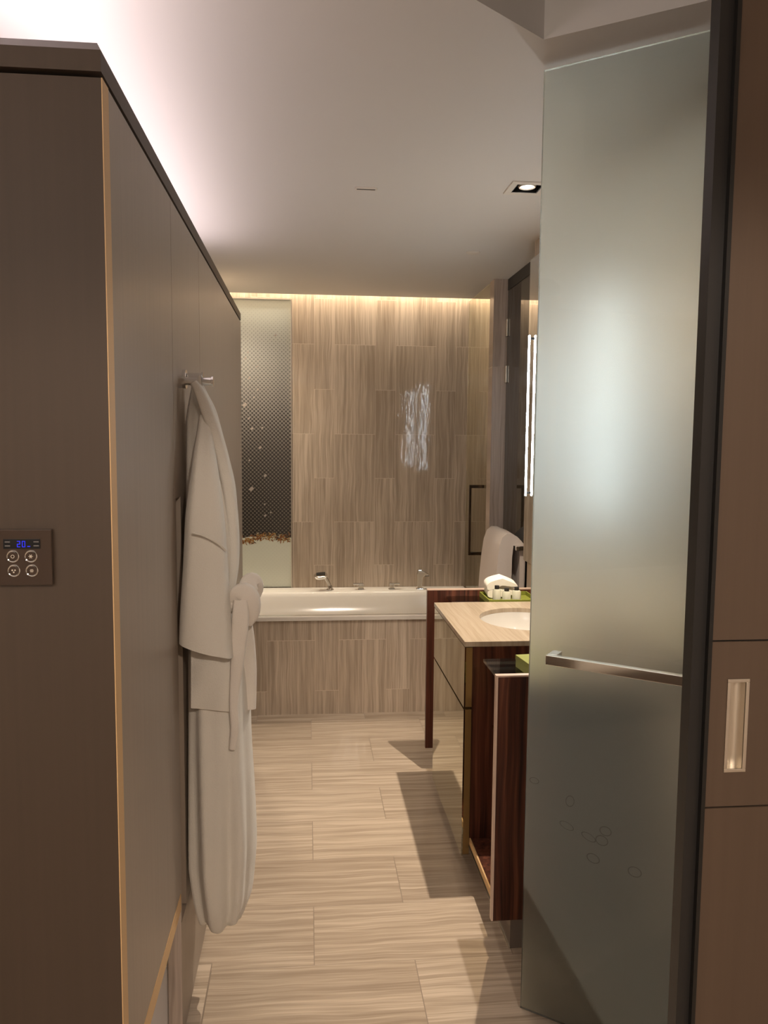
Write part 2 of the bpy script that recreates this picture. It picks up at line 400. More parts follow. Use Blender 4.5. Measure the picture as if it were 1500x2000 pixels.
bm.faces.new(e0)
e1 = [bm.verts.new((x, y, ZC+0.345)) for x, y in ((-2.6, 5.345), (2.6, 5.345), (2.6, 5.6), (-2.6, 5.6))]
bm.faces.new(e1)
struct(finish('ceiling', bm, MAT['ceil']), 'off-white painted ceiling with a raised coffer', 'ceiling')

struct(B('wall_far', (-0.105, 2.3, 5.43, 5.60, 0.0, ZC+0.35), MAT['wall']), 'glossy veined stone tile wall behind the bath', 'wall')
struct(B('wall_far_left', [(-2.6, -0.105, 5.46, 5.60, 0.0, ZC+0.35), (-2.6, -0.105, 5.43, 5.46, 2.535, ZC+0.35)], MAT['wall']))
struct(B('wall_bath_left', (-0.76, -0.70, 4.06, 5.46, 0.0, ZC), MAT['wally']))
struct(B('wall_left', (-2.6, -2.5, -3.2, 5.5, 0.0, ZC), MAT['bed_wall']))
struct(B('wall_right', [(1.26, 1.36, 1.19, 2.00, 0.0, ZC), (2.30, 2.40, -3.2, 5.5, 0.0, ZC)], MAT['white_wall']))
struct(B('wall_vanity', (1.08, 1.30, 2.00, 3.80, 0.0, ZC), MAT['wally']))
struct(B('wall_pier', (1.092, 2.3, 4.685, 4.785, 0.0, ZC), MAT['pier']), 'narrow grey-brown stone pier right of the bath', 'wall')
struct(B('wall_bedroom', (-2.6, 2.6, -3.3, -3.2, 0.0, ZC), MAT['bed_wall']))
struct(B('wall_toilet', (1.9, 2.0, 3.80, 4.685, 0.0, ZC), MAT['bed_wall']))
struct(B('trim_1', (1.175, 1.20, 3.80, 4.685, 2.485, ZC), MAT['black']), 'dark header strip above the grey glass door', 'trim')

# ================================================================== WARDROBE (left)
XW = -0.33
w = Thing('wardrobe', (-0.9, 2.7, 0.0), 'tall taupe laminate wardrobe block along the left with lit top and oak edging', 'wardrobe')
w.box('end_panel', (-1.9, XW-0.0005, 1.372, 1.40, 0.374, 2.177), MAT['lamend'], label='dark brown end panel')
w.box('side_panel', (XW-0.02, XW, 1.413, 2.014, 0.418, 2.177), MAT['lam'])
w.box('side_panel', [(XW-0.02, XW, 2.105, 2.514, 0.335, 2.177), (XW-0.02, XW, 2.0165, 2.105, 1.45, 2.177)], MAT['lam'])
w.box('side_panel', (XW-0.02, XW, 2.517, 4.051, 0.335, 2.177), MAT['lam'])
w.box('robe_shade_recess', [(XW-0.02, XW-0.012, 2.016, 2.104, 0.335, 1.449), (XW-0.012, XW-0.0006, 2.017, 2.034, 0.335, 1.449)], MAT['lam'])  # recess added to stand in for the shadow the robe casts
w.box('plinth', [(XW-0.02, XW, 2.020, 4.051, 0.012, 0.332)], MAT['lam'])
w.box('end_face', [(XW-0.035, XW-0.0205, 2.0145, 2.0485, 0.0, 0.373), (XW-0.0205, XW-0.0003, 2.0145, 2.0195, 0.0, 0.373)], MAT['pier'])
w.box('shadow_gap', (-1.88, XW-0.006, 1.40, 4.04, 2.177, 2.186), MAT['black'])
w.box('edging', [(XW-0.0004, XW+0.0012, 1.3712, 1.4115, 0.374, 2.177), (XW-0.02, XW+0.0012, 1.4115, 2.014, 0.374, 0.4165)], MAT['edge'], label='light oak edging strip')
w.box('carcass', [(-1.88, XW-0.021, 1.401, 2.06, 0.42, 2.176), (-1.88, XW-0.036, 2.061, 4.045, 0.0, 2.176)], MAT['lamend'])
w.box('back_board', (-1.88, -0.366, 2.0495, 2.0605, 0.0, 0.419), MAT['white_wall'], label='white board under the raised end')
bm = bmesh.new()      # cap with a chamfered upper edge
x0, x1, y0, y1 = -1.9, XW, 1.370, 4.054
r_ = [[(x0, y0, 2.186), (x1, y0, 2.186), (x1, y1, 2.186), (x0, y1, 2.186)],
      [(x0, y0, 2.219), (x1, y0, 2.219), (x1, y1, 2.219), (x0, y1, 2.219)],
      [(x0, y0+0.028, 2.242), (x1-0.012, y0+0.028, 2.242), (x1-0.012, y1-0.02, 2.242), (x0, y1-0.02, 2.242)]]
loft(bm, r_)
w.part('cap', bm, MAT['lamend'])

# ---- thermostat on the end panel
yT = 1.372
t = Thing('thermostat', (-0.472, yT, 1.40), 'square glossy brown thermostat plate with blue display on wardrobe end', 'thermostat')
t.box('plate', (-0.520, -0.4255, yT-0.011, yT, 1.3535, 1.4475), MAT['gloss_brown'], bevel=0.0015)
d_ = t.box('display', (-0.5025, -0.4435, yT-0.0122, yT-0.0108, 1.4155, 1.4315), MAT['lcd'], label='black display strip')
SEG = {'2': 'abged', '0': 'abcdef', '5': 'afgcd', '.': ''}
def seg_digit(bm, ch, x, z, h, wd_, y):
    tk = 0.0011
    S_ = {'a': (x, x+wd_, z+h-tk, z+h), 'd': (x, x+wd_, z, z+tk), 'g': (x, x+wd_, z+h/2-tk/2, z+h/2+tk/2), 'f': (x, x+tk, z+h/2, z+h),
          'e': (x, x+tk, z, z+h/2), 'b': (x+wd_-tk, x+wd_, z+h/2, z+h), 'c': (x+wd_-tk, x+wd_, z, z+h/2)}
    for k in SEG[ch]: q = S_[k]; box(bm, q[0], q[1], y-0.0004, y, q[2], q[3])
bm = bmesh.new()
seg_digit(bm, '2', -0.4805, 1.4180, 0.0105, 0.0052, yT-0.0122)
seg_digit(bm, '0', -0.4725, 1.4180, 0.0105, 0.0052, yT-0.0122)
box(bm, -0.4640, -0.4595, yT-0.0126, yT-0.0122, 1.4185, 1.4200)
t.part('digits', bm, MAT['lcd_blue'], parent=None, label='blue lit digits')
for x_ in (-0.5000, -0.4540):
    for z_ in (1.4262, 1.4196): t.box('printed_mark', (x_, x_+0.0085, yT-0.0126, yT-0.0122, z_, z_+0.0014), MAT['lcd_text'])
for i, (x_, z_) in enumerate(((-0.4880, 1.4025), (-0.4590, 1.4025), (-0.4870, 1.3785), (-0.4580, 1.3785))):
    bm = bmesh.new(); c_ = (x_, yT-0.0108, z_)
    lathe(bm, [(0.0103, 0), (0.0103, 0.0016), (0.0094, 0.0022), (0.0082, 0.0016), (0.0080, 0.0008), (0.0, 0.0008)], c_, (0, -1, 0), 32)
    b_ = t.part('button', bm, MAT['chrome'], smooth=True)
    bm = bmesh.new(); lathe(bm, [(0.0079, 0.0009), (0.0079, 0.0014), (0, 0.0016)], c_, (0, -1, 0), 24)
    fce = t.part('button_face', bm, MAT['gloss_brown'], parent=b_, smooth=True)
    bm = bmesh.new()
    yy = yT-0.0127
    if i == 0: lathe(bm, [(0.0030, 0), (0.0030, 0.0004), (0.0022, 0.0004), (0.0022, 0)], (x_, yy, z_), (0, -1, 0), 16)
    elif i == 1:
        for a_ in range(3):
            an = a_*math.pi/3; rbox(bm, (x_, yy, z_), (0.0034*math.cos(an), 0, 0.0034*math.sin(an)), (0, 0.0003, 0), (-0.0005*math.sin(an), 0, 0.0005*math.cos(an)))
    elif i == 2:
        for q in ((-0.0022, 0.001), (0.0022, 0.001), (0, -0.0024)): cyl(bm, (x_+q[0], yy, z_+q[1]), (x_+q[0], yy-0.0003, z_+q[1]), 0.0014, n=10)
    else:
        for q in (-1, 0, 1): rbox(bm, (x_, yy, z_+q*0.0018), (0.0030-0.0007*abs(q), 0, 0), (0, 0.0003, 0), (0, 0, 0.00045))
    t.part('button_symbol', bm, MAT['steel'], parent=b_)

# ---- robe hook
h = Thing('robe_hook', (XW, 2.13, 1.755), 'chrome double peg robe hook screwed to the wardrobe side', 'hook')
bm = bmesh.new(); lathe(bm, [(0, 0), (0.026, 0), (0.026, 0.009), (0, 0.009)], (XW, 2.175, 1.757), (1, 0, 0), 32); h.part('wall_plate', bm, MAT['chrome'], smooth=True)
for (y_, z_, ln) in ((2.190, 1.765, 0.052), (2.140, 1.750, 0.084)):
    bm = bmesh.new(); lathe(bm, [(0, 0.008), (0.0105, 0.010), (0.0105, ln-0.006), (0.0135, ln-0.005), (0.0135, ln), (0, ln+0.001)], (XW, y_, z_), (1, 0, 0), 24)
    h.part('peg', bm, MAT['chrome'], smooth=True)

# ---- bathrobe
YR = 2.19
rb = Thing('bathrobe', (-0.25, YR, 0.26), 'white terry bathrobe hanging from the hook with its belt knotted', 'bathrobe')
rows = [(752, 372, 396, .012), (770, 369, 405, .022), (800, 364, 420, .040), (850, 358, 434, .062), (900, 357, 447, .085), (960, 358, 459, .10), (1050, 358, 464, .115),
        (1110, 359, 462, .118), (1155, 362, 458, .112), (1205, 366, 466, .115), (1300, 368, 484, .125), (1380, 366, 488, .13), (1450, 364, 490, .135),
        (1550, 365, 495, .135), (1640, 370, 497, .132), (1700, 376, 493, .125), (1745, 383, 488, .118), (1775, 389, 478, .105)]
S = smooth_path([tuple(map(float, r)) for r in rows], 6)
N = 72; rings = []
for py, pl, pr, ay in S:
    a_ = at(pl, py, YR-0.02); b_ = at(pr, py, YR-0.02); z_ = (a_.z+b_.z)/2
    xl, xr = max(a_.x, XW+0.004), b_.x; cx_, ax = (xl+xr)/2, (xr-xl)/2
    dn = min(max((1.55-z_)/1.0, 0), 1); ring = []
    for q in range(N):
        an = 2*math.pi*q/N; ca, sa = math.cos(an), math.sin(an)
        e = 0.85
        d2 = min(max((0.86-z_)/0.4, 0), 1)
        fold = 1 + 0.022*d2*math.sin(17*an + 2.2*math.sin(3.1*z_))*dn + (0.02+0.02*dn+0.08*d2)*math.sin(7*an + 1.3*math.sin(2.1*z_) + 0.6) + (0.015+0.03*dn)*math.sin(11*an - 2.0*z_) + 0.02*math.sin(3*an+4*z_)*dn
        fx = 1 + (fold-1)*0.55
        yq = YR + ay*fold*math.copysign(abs(sa)**e, sa)*0.95
        xq = cx_ + ax*fx*math.copysign(abs(ca)**e, ca)
        xq = max(xq, XW+0.0035)
        ring.append(Vector((xq, yq, z_ + 0.006*math.sin(5*an)*dn)))
    rings.append(ring)
# rounded hem: turn the last rings inward
last = rings[-1]; cz = sum((p_.z for p_ in last))/N; cxx = sum((p_.x for p_ in last))/N
for k_, sc_ in ((0.016, 0.93), (0.024, 0.80)):
    rings.append([Vector((cxx+(p_.x-cxx)*sc_, YR+(p_.y-YR)*sc_, p_.z-k_ + 0.10*max(0, p_.x-cxx-0.02)*0.6)) for p_ in last])
rings.append([Vector((cxx+(p_.x-cxx)*0.74, YR+(p_.y-YR)*0.74, p_.z+0.03)) for p_ in last])
bm = bmesh.new(); loft(bm, rings); rb.part('robe_body', bm, MAT['terry'], smooth=True, angle=80)
# near sleeve
srows = [(805, 391, 407, 2.125, .006), (840, 386, 414, 2.11, .020), (880, 379, 420, 2.09, .034), (930, 372, 428, 2.07, .045), (1000, 363, 437, 2.055, .052), (1060, 360, 442, 2.05, .055), (1120, 357, 446, 2.048, .058), (1190, 353, 451, 2.045, .060), (1268, 350, 456, 2.042, .062)]
S = smooth_path([tuple(map(float, r)) for r in srows], 6); rings = []; N = 44
for py, pl, pr, yc, ay in S:
    a_ = at(pl, py, yc); b_ = at(pr, py, yc); z_ = (a_.z+b_.z)/2; cx_, ax = (a_.x+b_.x)/2, (b_.x-a_.x)/2
    sl = -0.31*min(max((1.30-z_)/0.25, 0), 1); ring = []
    for q in range(N):
        an = 2*math.pi*q/N; ca, sa = math.cos(an), math.sin(an)
        fd = 1 + 0.05*math.sin(4*an+2.5*z_) + 0.03*math.sin(7*an-6*z_)
        xq = max(cx_ + ax*math.copysign(abs(ca)**0.8, ca), XW+0.0035)
        ring.append(Vector((xq, yc + ay*fd*math.copysign(abs(sa)**0.8, sa)*(0.75), z_ + sl*(xq-cx_))))
    rings.append(ring)
last = rings[-1]; c_ = sum(last, Vector())/N
for sc_, dz in ((0.95, 0.002), (0.92, 0.012), (0.85, 0.06)):
    rings.append([Vector((c_.x+(p_.x-c_.x)*sc_, c_.y+(p_.y-c_.y)*sc_, p_.z+dz)) for p_ in last])
bm = bmesh.new(); loft(bm, rings); slv = rb.part('sleeve', bm, MAT['terry'], smooth=True, angle=80)
# seam on the sleeve and stitched cuff line
bm = bmesh.new()
ribbon(bm, [(*at(376, 1040, 1.992), .003, .003), (*at(398, 1046, 1.995), .003, .003), (*at(425, 1060, 2.000), .003, .003), (*at(441, 1075, 2.02), .003, .003)], n=8)
rb.part('sleeve_seam', bm, MAT['terry'], parent=slv, smooth=True)
# pocket
bm = bmesh.new()
gr = []
for i in range(9):
    row_ = []
    for j in range(9):
        u_, v_ = i/8, j/8
        px_ = 373 + (456-373)*u_; py_ = 1265 + (1383-1265)*v_ + 8*u_*v_
        row_.append(at(px_, py_, 2.058 - 0.010*math.sin(math.pi*u_)*math.sin(math.pi*(0.2+0.8*v_)) + 0.004*math.sin(9*u_+5*v_) + 0.03*max(0, u_-0.75)))
    gr.append(row_)
F_ = [[bm.verts.new(p_) for p_ in r] for r in gr]; Bk = [[bm.verts.new(p_+Vector((0, 0.035, 0))) for p_ in r] for r in gr]
for i in range(8):
    for j in range(8):
        bm.faces.new((F_[i][j], F_[i+1][j], F_[i+1][j+1], F_[i][j+1])); bm.faces.new((Bk[i][j], Bk[i][j+1], Bk[i+1][j+1], Bk[i+1][j]))
for i in range(8):
    for (j) in (0, 8): bm.faces.new((F_[i][j], Bk[i][j], Bk[i+1][j], F_[i+1][j])); bm.faces.new((F_[j][i], F_[j][i+1], Bk[j][i+1], Bk[j][i]))
rb.part('pocket', bm, MAT['terry'], smooth=True, angle=60)
# shawl collar from the peg down the front edge
bm = bmesh.new()
cl = [(379, 748, .010), (388, 762, .013), (402, 795, .016), (420, 845, .017), (436, 905, .017), (449, 970, .016), (456, 1040, .015), (457, 1100, .013), (452, 1150, .010)]
ribbon(bm, [(*at(a_, b_, 2.125), hw, 0.024) for a_, b_, hw in cl], n=18)
rb.part('collar', bm, MAT['terry'], smooth=True, angle=80)
bm = bmesh.new()
ribbon(bm, [(XW+0.050, 2.154, 1.738, .004, .002), (XW+0.050, 2.1535, 1.760, .004, .002), (XW+0.050, 2.140, 1.7645, .004, .002), (XW+0.050, 2.1265, 1.760, .004, .002), (XW+0.050, 2.126, 1.735, .004, .002)], n=8, wdir=(1, 0, 0))
rb.part('hanging_loop', bm, MAT['belt'], smooth=True)
# belt: wrap, knot, loop, two ends
def pr_(L, y): return [(*at(a_, b_, y+dy), hw, th) for a_, b_, dy, hw, th in L]
bm = bmesh.new(); ribbon(bm, pr_([(405, 1150, .04, .016, .014), (430, 1158, -.01, .020, .014), (446, 1168, -.03, .024, .016), (456, 1180, -.04, .024, .018), (462, 1192, -.02, .012, .012)], 2.11), n=16); belt = rb.part('belt', bm, MAT['belt'], smooth=True, angle=80)
bm = bmesh.new(); ribbon(bm, pr_([(455, 1178, -.02, .012, .014), (463, 1160, -.03, .020, .018), (478, 1158, -.035, .026, .020), (489, 1172, -.03, .026, .020), (491, 1196, -.02, .022, .018), (484, 1218, -.01, .012, .012)], 2.09), n=16); rb.part('belt_knot', bm, MAT['belt'], parent=belt, smooth=True, angle=80)
bm = bmesh.new(); ribbon(bm, pr_([(478, 1158, 0, .020, .014), (486, 1143, .0, .026, .016), (493, 1138, 0.01, .026, .016), (500, 1150, .03, .020, .014), (494, 1172, .04, .014, .010)], 2.09), n=16); rb.part('belt_loop', bm, MAT['belt'], parent=belt, smooth=True, angle=80)
bm = bmesh.new(); ribbon(bm, pr_([(470, 1172, -.01, .018, .012), (470, 1205, -.015, .022, .012), (467, 1250, -.01, .020, .010), (462, 1310, -.005, .016, .009), (457, 1370, 0, .012, .009), (459, 1420, 0, .011, .009), (454, 1462, .005, .008, .008)], 2.055), n=14); rb.part('belt_end', bm, MAT['belt'], parent=belt, smooth=True, angle=80)
bm = bmesh.new(); ribbon(bm, pr_([(478, 1195, 0, .014, .012), (482, 1240, .0, .020, .012), (486, 1300, 0, .021, .012), (488, 1350, 0, .018, .011), (490, 1384, .0, .014, .010)], 2.15), n=14); rb.part('belt_end', bm, MAT['belt'], parent=belt, smooth=True, angle=80)

# ================================================================== BATH
ZB = 0.585
b = Thing('bathtub', (0.24, 4.98, 0.0), 'white built-in bathtub under the printed screen, stone tile front', 'bathtub')
b.box('tiled_front', (-0.62, 1.075, 4.540, 4.565, 0.0, ZB-0.028), MAT['wall'], label='veined stone tile front')
bm = bmesh.new()
def rrect(x0, x1, y0, y1, r, z, n=8):
    out = []
    for cx__, cy__, a0 in ((x1-r, y1-r, 0), (x0+r, y1-r, 90), (x0+r, y0+r, 180), (x1-r, y0+r, 270)):
        for i in range(n+1):
            an = math.radians(a0 + 90*i/n); out.append(Vector((cx__+r*math.cos(an), cy__+r*math.sin(an), z)))
    return out
X0, X1, Y0, Y1 = -0.60, 1.090, 4.525, 5.428
sec = [rrect(X0, X1, Y0, Y1, .004, ZB-.026), rrect(X0, X1, Y0, Y1, .004, ZB-.004), rrect(X0+.004, X1-.004, Y0+.004, Y1-.002, .004, ZB),
       rrect(-.50, 1.02, Y0+.045, Y1-.160, .07, ZB), rrect(-.492, 1.012, Y0+.053, Y1-.172, .07, ZB-.006), rrect(-.485, 1.008, Y0+.058, Y1-.185, .08, ZB-.03),
       rrect(-.44, .98, Y0+.075, Y1-.215, .10, ZB-.16), rrect(-.38, .95, Y0+.10, Y1-.235, .12, ZB-.32), rrect(-.30, .90, Y0+.15, Y1-.28, .12, ZB-.395)]
loft(bm, sec, cap=False)
bm.faces.new([v for v in list(bm.verts)[-len(sec[-1]):]])
b.part('tub_shell', bm, MAT['acrylic'], smooth=True, angle=35)
# taps on the deck
def deck_tap(x, y, side, label):
    tp = Thing('bath_tap', (x, y, ZB), label, 'tap', 'bath taps on the deck')
    bm = bmesh.new(); box(bm, x-.022, x+.022, y-.022, y+.022, ZB, ZB+.005); box(bm, x-.017, x+.017, y-.017, y+.017, ZB+.005, ZB+.034); tp.part('body', bm, MAT['chrome'], bevel=.003)
    bm = bmesh.new()
    box(bm, *((x-.055, x+.018) if side < 0 else (x-.018, x+.055)), y-.017, y+.017, ZB+.034, ZB+.045)
    tp.part('lever', bm, MAT['chrome'], bevel=.003)
deck_tap(0.362, 5.335, -1, 'chrome bath tap nearer the hand shower, lever pointing left')
deck_tap(0.573, 5.335, 1, 'chrome bath tap nearer the bath spout, lever pointing right')
sp_ = Thing('bath_spout', (0.765, 5.335, ZB), 'angular chrome bath spout at the right of the bath deck', 'tap')
bm = bmesh.new(); box(bm, .742, .792, 5.31, 5.36, ZB, ZB+.006); sp_.part('base', bm, MAT['chrome'], bevel=.002)
bm = bmesh.new()
pf = [(.748, .0), (.778, .0), (.784, .075), (.800, .088), (.828, .088), (.828, .098), (.800, .114), (.775, .128), (.752, .128), (.745, .10)]
loft(bm, [[Vector((q[0], 5.318, ZB+.006+q[1])) for q in pf], [Vector((q[0], 5.352, ZB+.006+q[1])) for q in pf]])
sp_.part('spout', bm, MAT['chrome'], bevel=.003)
bm = bmesh.new(); box(bm, .800, .829, 5.322, 5.348, ZB+.090, ZB+.0935); sp_.part('outlet', bm, MAT['cap'])
hs = Thing('hand_shower', (0.150, 5.335, ZB), 'chrome hand shower resting in its holder on the bath deck', 'shower head')
bm = bmesh.new(); lathe(bm, [(0, 0), (.026, 0), (.026, .004), (.017, .010), (.015, .030), (0, .032)], (.152, 5.335, ZB), (0, 0, 1), 24); hs.part('holder', bm, MAT['chrome'], smooth=True)
bm = bmesh.new(); ribbon(bm, [(.152, 5.335, ZB+.020, .011, .011), (.138, 5.332, ZB+.055, .0115, .011), (.120, 5.328, ZB+.085, .013, .012), (.102, 5.322, ZB+.098, .015, .012)], n=16); hs.part('handle', bm, MAT['chrome'], smooth=True)
bm = bmesh.new(); lathe(bm, [(0, -.014), (.040, -.012), (.046, -.002), (.046, .008), (.036, .014), (0, .015)], (.088, 5.315, ZB+.100), (-0.10, -0.25, 1), 32); hd = hs.part('head', bm, MAT['chrome'], smooth=True)
bm = bmesh.new(); rbox(bm, (.088, 5.311, ZB+.115), (.030, 0, .003), (0, .022, .005), (0, 0, .001)); hs.part('face_plate', bm, MAT['cap'], parent=hd)

# ---- printed screen beside the stone wall
m = Thing('printed_screen', (-0.40, 5.44, 0.585), 'tall screen printed with a dark dot pattern, left of stone wall', 'screen')
m.box('panel', (-0.64, -0.112, 5.440, 5.452, 0.588, 2.528), MAT['print'])
m.box('side_trim', [(-0.112, -0.106, 5.425, 5.458, 0.586, 2.534), (-0.64, -0.112, 5.430, 5.458, 2.528, 2.534)], MAT['steel'])
speck = simple('speck_print', (0.34, 0.29, 0.25), 0.3)
for px_, py_, s_ in ((479, 700, 6), (502, 716, 5), (487, 738, 7), (503, 761, 6), (496, 776, 6), (478, 791, 12), (486, 817, 6), (492, 837, 8), (512, 836, 6), (508, 874, 8), (487, 899, 5), (518, 929, 8), (491, 955, 12), (517, 985, 5), (518, 1007, 7), (529, 1001, 5), (538, 655, 6), (484, 688, 5)):
    bm = bmesh.new(); c_ = at(px_, py_, 5.4397); k_ = s_*0.0015
    vv_ = [bm.verts.new(c_ + Vector(q)*k_) for q in ((1, 0, .2), (.2, 0, 1), (-1, 0, -.1), (-.1, 0, -1))]
    bm.faces.new(vv_); m.part('light_speck', bm, speck)
flc = [simple('leaf_print_rust', (0.22, 0.085, 0.03), 0.3), simple('leaf_print_ochre', (0.36, 0.20, 0.06), 0.3), simple('leaf_print_pale', (0.42, 0.36, 0.24), 0.3), simple('leaf_print_dark', (0.07, 0.045, 0.03), 0.3)]
bm = bmesh.new()
for i in range(230):
    x_ = random.uniform(-0.50, -0.114); z_ = 0.925 + 0.018*math.sin(x_*21+1.0) + random.gauss(0, 0.013) + (0.05*max(0, (x_+0.20)/0.09))*random.uniform(.5, 1)
    an = random.uniform(0, 6.28); l_, w_ = random.uniform(.008, .018), random.uniform(.003, .006)
    dx, dz = math.cos(an), math.sin(an); c_ = Vector((min(x_, -0.126), 5.4396 - 0.000002*i, z_))
    vv_ = [bm.verts.new(c_ + Vector((dx*a_-dz*b_, 0, dz*a_+dx*b_))) for a_, b_ in ((-l_, 0), (0, -w_), (l_, 0), (0, w_))]
    bm.faces.new(vv_).material_index = random.choice((0, 0, 1, 1, 2, 3))
lf = m.part('leaf_fringe', bm, flc); lf['kind'] = 'stuff'

# ================================================================== SHOWER AND TOILET GLASS
s_ = Thing('shower_screen', (1.09, 5.1, ZB), 'clear glass shower screen at the bath end with a bronze pull handle', 'shower screen')
s_.box('glass_pane', (1.094, 1.102, 4.79, 5.426, 0.02, 2.545), MAT['clear'])
hb = [at(921, 947, 4.86), at(919, 1084, 4.86)]
bm = bmesh.new()
zt, zb_ = hb[0].z, hb[1].z
box(bm, 1.000, 1.013, 4.845, 4.865, zb_, zt); box(bm, 1.013, 1.0935, 4.845, 4.865, zt-.020, zt); box(bm, 1.013, 1.0935, 4.845, 4.865, zb_, zb_+.020)
s_.part('pull_handle', bm, simple('bronze_chrome', (0.12, 0.09, 0.065), 0.16, metal=1.0), bevel=.002)
d = Thing('glass_door', (1.18, 4.25, 0.0), 'dark grey glass toilet door hinged on the stone pier', 'door')
d.box('glass_pane', (1.174, 1.184, 3.86, 4.672, 0.01, 2.48), MAT['dark_glass'])
for px_, py_ in ((997, 640), (996, 731)):
    z_ = at(px_, py_, 4.66).z
    bm = bmesh.new(); box(bm, 1.163, 1.174, 4.648, 4.684, z_-.05, z_+.05); hg = d.part('hinge', bm, MAT['steel'], bevel=.003)
d.box('rail', [(1.100, 1.122, 4.085, 4.56, 1.022, 1.044), (1.122, 1.174, 4.10, 4.122, 1.022, 1.044), (1.122, 1.174, 4.53, 4.552, 1.022, 1.044)], MAT['chrome'], bevel=.002, label='square chrome towel rail')

# ---- towel over the rail
tw = Thing('bath_towel', (1.08, 4.30, 0.62), 'folded beige bath towel draped over the rail beside the vanity', 'towel')
prof = [(.985, .55), (.990, .70), (1.000, .84), (1.008, .95), (1.018, 1.04), (1.034, 1.090), (1.060, 1.113), (1.090, 1.112), (1.118, 1.095), (1.142, 1.070), (1.158, 1.050), (1.162, 1.00), (1.160, .85), (1.158, .72),
        (1.132, .72), (1.130, .85), (1.130, .98), (1.126, 1.047), (1.096, 1.047), (1.088, .98), (1.086, .85), (1.080, .70), (1.076, .55)]
bm = bmesh.new(); rings = []
for i in range(13):
    y_ = 4.125 + 0.38*i/12; e_ = 0.012*max(0, 1-min(i, 12-i)/1.5)
    cxp, czp = 1.075, .85
    rings.append([Vector((q[0] + 0.003*math.sin(9*q[1]+i*.8) + (cxp-q[0])*e_, y_, q[1]+(czp-q[1])*e_)) for q in prof])
loft(bm, rings)
tw.part('towel_fold', bm, MAT['towel'], smooth=True, angle=50)

# ================================================================== VANITY
XV, ZV = 0.565, 0.88
v = Thing('vanity', (0.83, 3.0, 0.0), 'rosewood vanity unit with bronze mirrored drawers between two end panels', 'vanity')
v.box('cabinet_body', [(XV+.030, 1.078, 2.775, 3.455, 0.115, .690), (XV+.030, XV+.048, 2.775, 3.455, .690, ZV-.0185), (XV+.048, 1.078, 2.775, 2.793, .690, ZV-.0185), (XV+.048, 1.078, 3.437, 3.455, .690, ZV-.0185)], MAT['rose'])
v.box('drawer', (XV+.004, XV+.029, 2.772, 3.452, 0.635, ZV-.024), MAT['brass_edge'])
v.box('drawer', (XV+.004, XV+.029, 2.772, 3.452, 0.075, 0.625), MAT['brass_edge'])
dr_ = [o for o in v.o.children if o.name.startswith('drawer')]
v.box('mirror_front', (XV, XV+.005, 2.769, 3.455, 0.634, ZV-.023), MAT['bronze_mirror'], parent=dr_[0], label='bronze mirror drawer front')
v.box('mirror_front', (XV, XV+.005, 2.769, 3.455, 0.072, 0.626), MAT['bronze_mirror'], parent=dr_[1], label='bronze mirror drawer front')
for nm, (ya, yb) in (('end_panel', (2.298, 2.318)), ('end_panel', (3.692, 3.715))):
    e_ = v.box(nm, (XV+(.008 if ya < 3 else .002), 1.079, ya, yb, 0.115, .890), MAT['rose'])
    v.box('edge_band', ([(XV+.002, XV+.008, ya, yb, 0.115, .895)] if ya < 3 else []) + [(XV+(.008 if ya < 3 else .002), 1.079, ya, yb, .890, .895)], MAT['pale_edge'], parent=e_, label='pale edge band')
v.box('back_panel', (1.060, 1.079, 2.319, 2.773, 0.115, .86), MAT['rose']); v.box('back_panel', (1.060, 1.079, 3.457, 3.691, .115, .86), MAT['rose'])
v.box('bottom_shelf', (XV+.035, 1.059, 2.319, 2.773, 0.115, 0.135), MAT['rose'])
v.box('shelf_edge', (XV+.030, XV+.035, 2.319, 2.773, 0.113, 0.137), MAT['edge'], label='light shelf edge')
v.box('glass_shelf', (XV+.030, 1.059, 2.320, 2.600, 0.852, 0.862), MAT['smoked'], label='smoked glass shelf')
v.box('glass_shelf', (XV+.095, 1.059, 3.458, 3.690, 0.852, 0.862), MAT['smoked'], label='smoked glass shelf')
v.box('middle_shelf', (XV+.065, 1.059, 2.320, 2.60, 0.620, 0.628), MAT['smoked'])
v.box('plinth', (0.637, 1.079, 2.330, 3.68, 0.0, 0.112), MAT['skirt'])
v.box('plinth_trim', (0.633, 0.637, 2.330, 3.68, 0.0, 0.006), MAT['steel'])
# stone top with an oval cut-out
bm = bmesh.new(); BX, BY, RA, RB = 0.885, 3.120, 0.165, 0.205
RA = 0.185
out = [Vector(q) for q in ((XV-.002, 2.760, 0), (1.079, 2.760, 0), (1.079, 3.457, 0), (XV-.002, 3.457, 0))]
NO = 64
hole = [Vector((BX+RA*math.cos(2*math.pi*i/NO), BY+RB*math.sin(2*math.pi*i/NO), 0)) for i in range(NO)]
allp = out+hole; T = [bm.verts.new((q.x, q.y, ZV)) for q in allp]; L_ = [bm.verts.new((q.x, q.y, ZV-.018)) for q in allp]
for tri in tessellate_polygon([out, hole]):
    bm.faces.new([T[i] for i in tri]); bm.faces.new([L_[i] for i in tri][::-1])
for i in range(4): bm.faces.new((T[i], T[(i+1) % 4], L_[(i+1) % 4], L_[i]))
for i in range(NO):
    j = (i+1) % NO; bm.faces.new((T[4+i], L_[4+i], L_[4+j], T[4+j]))
ct = finish('countertop', bm, MAT['counter']); v.hang(ct); ct['label'] = 'cream stone countertop'
bm = bmesh.new(); rings = []
for k_, dz in ((1.05, -.0185), (1.0, -.0185), (.985, -.035), (.93, -.075), (.80, -.115), (.55, -.140), (.25, -.150), (.10, -.152)):
    rings.append([Vector((BX+RA*k_*math.cos(2*math.pi*i/NO), BY+RB*k_*math.sin(2*math.pi*i/NO), ZV+dz)) for i in range(NO)])
loft(bm, rings, cap=False); bm.faces.new(list(bm.verts)[-NO:])
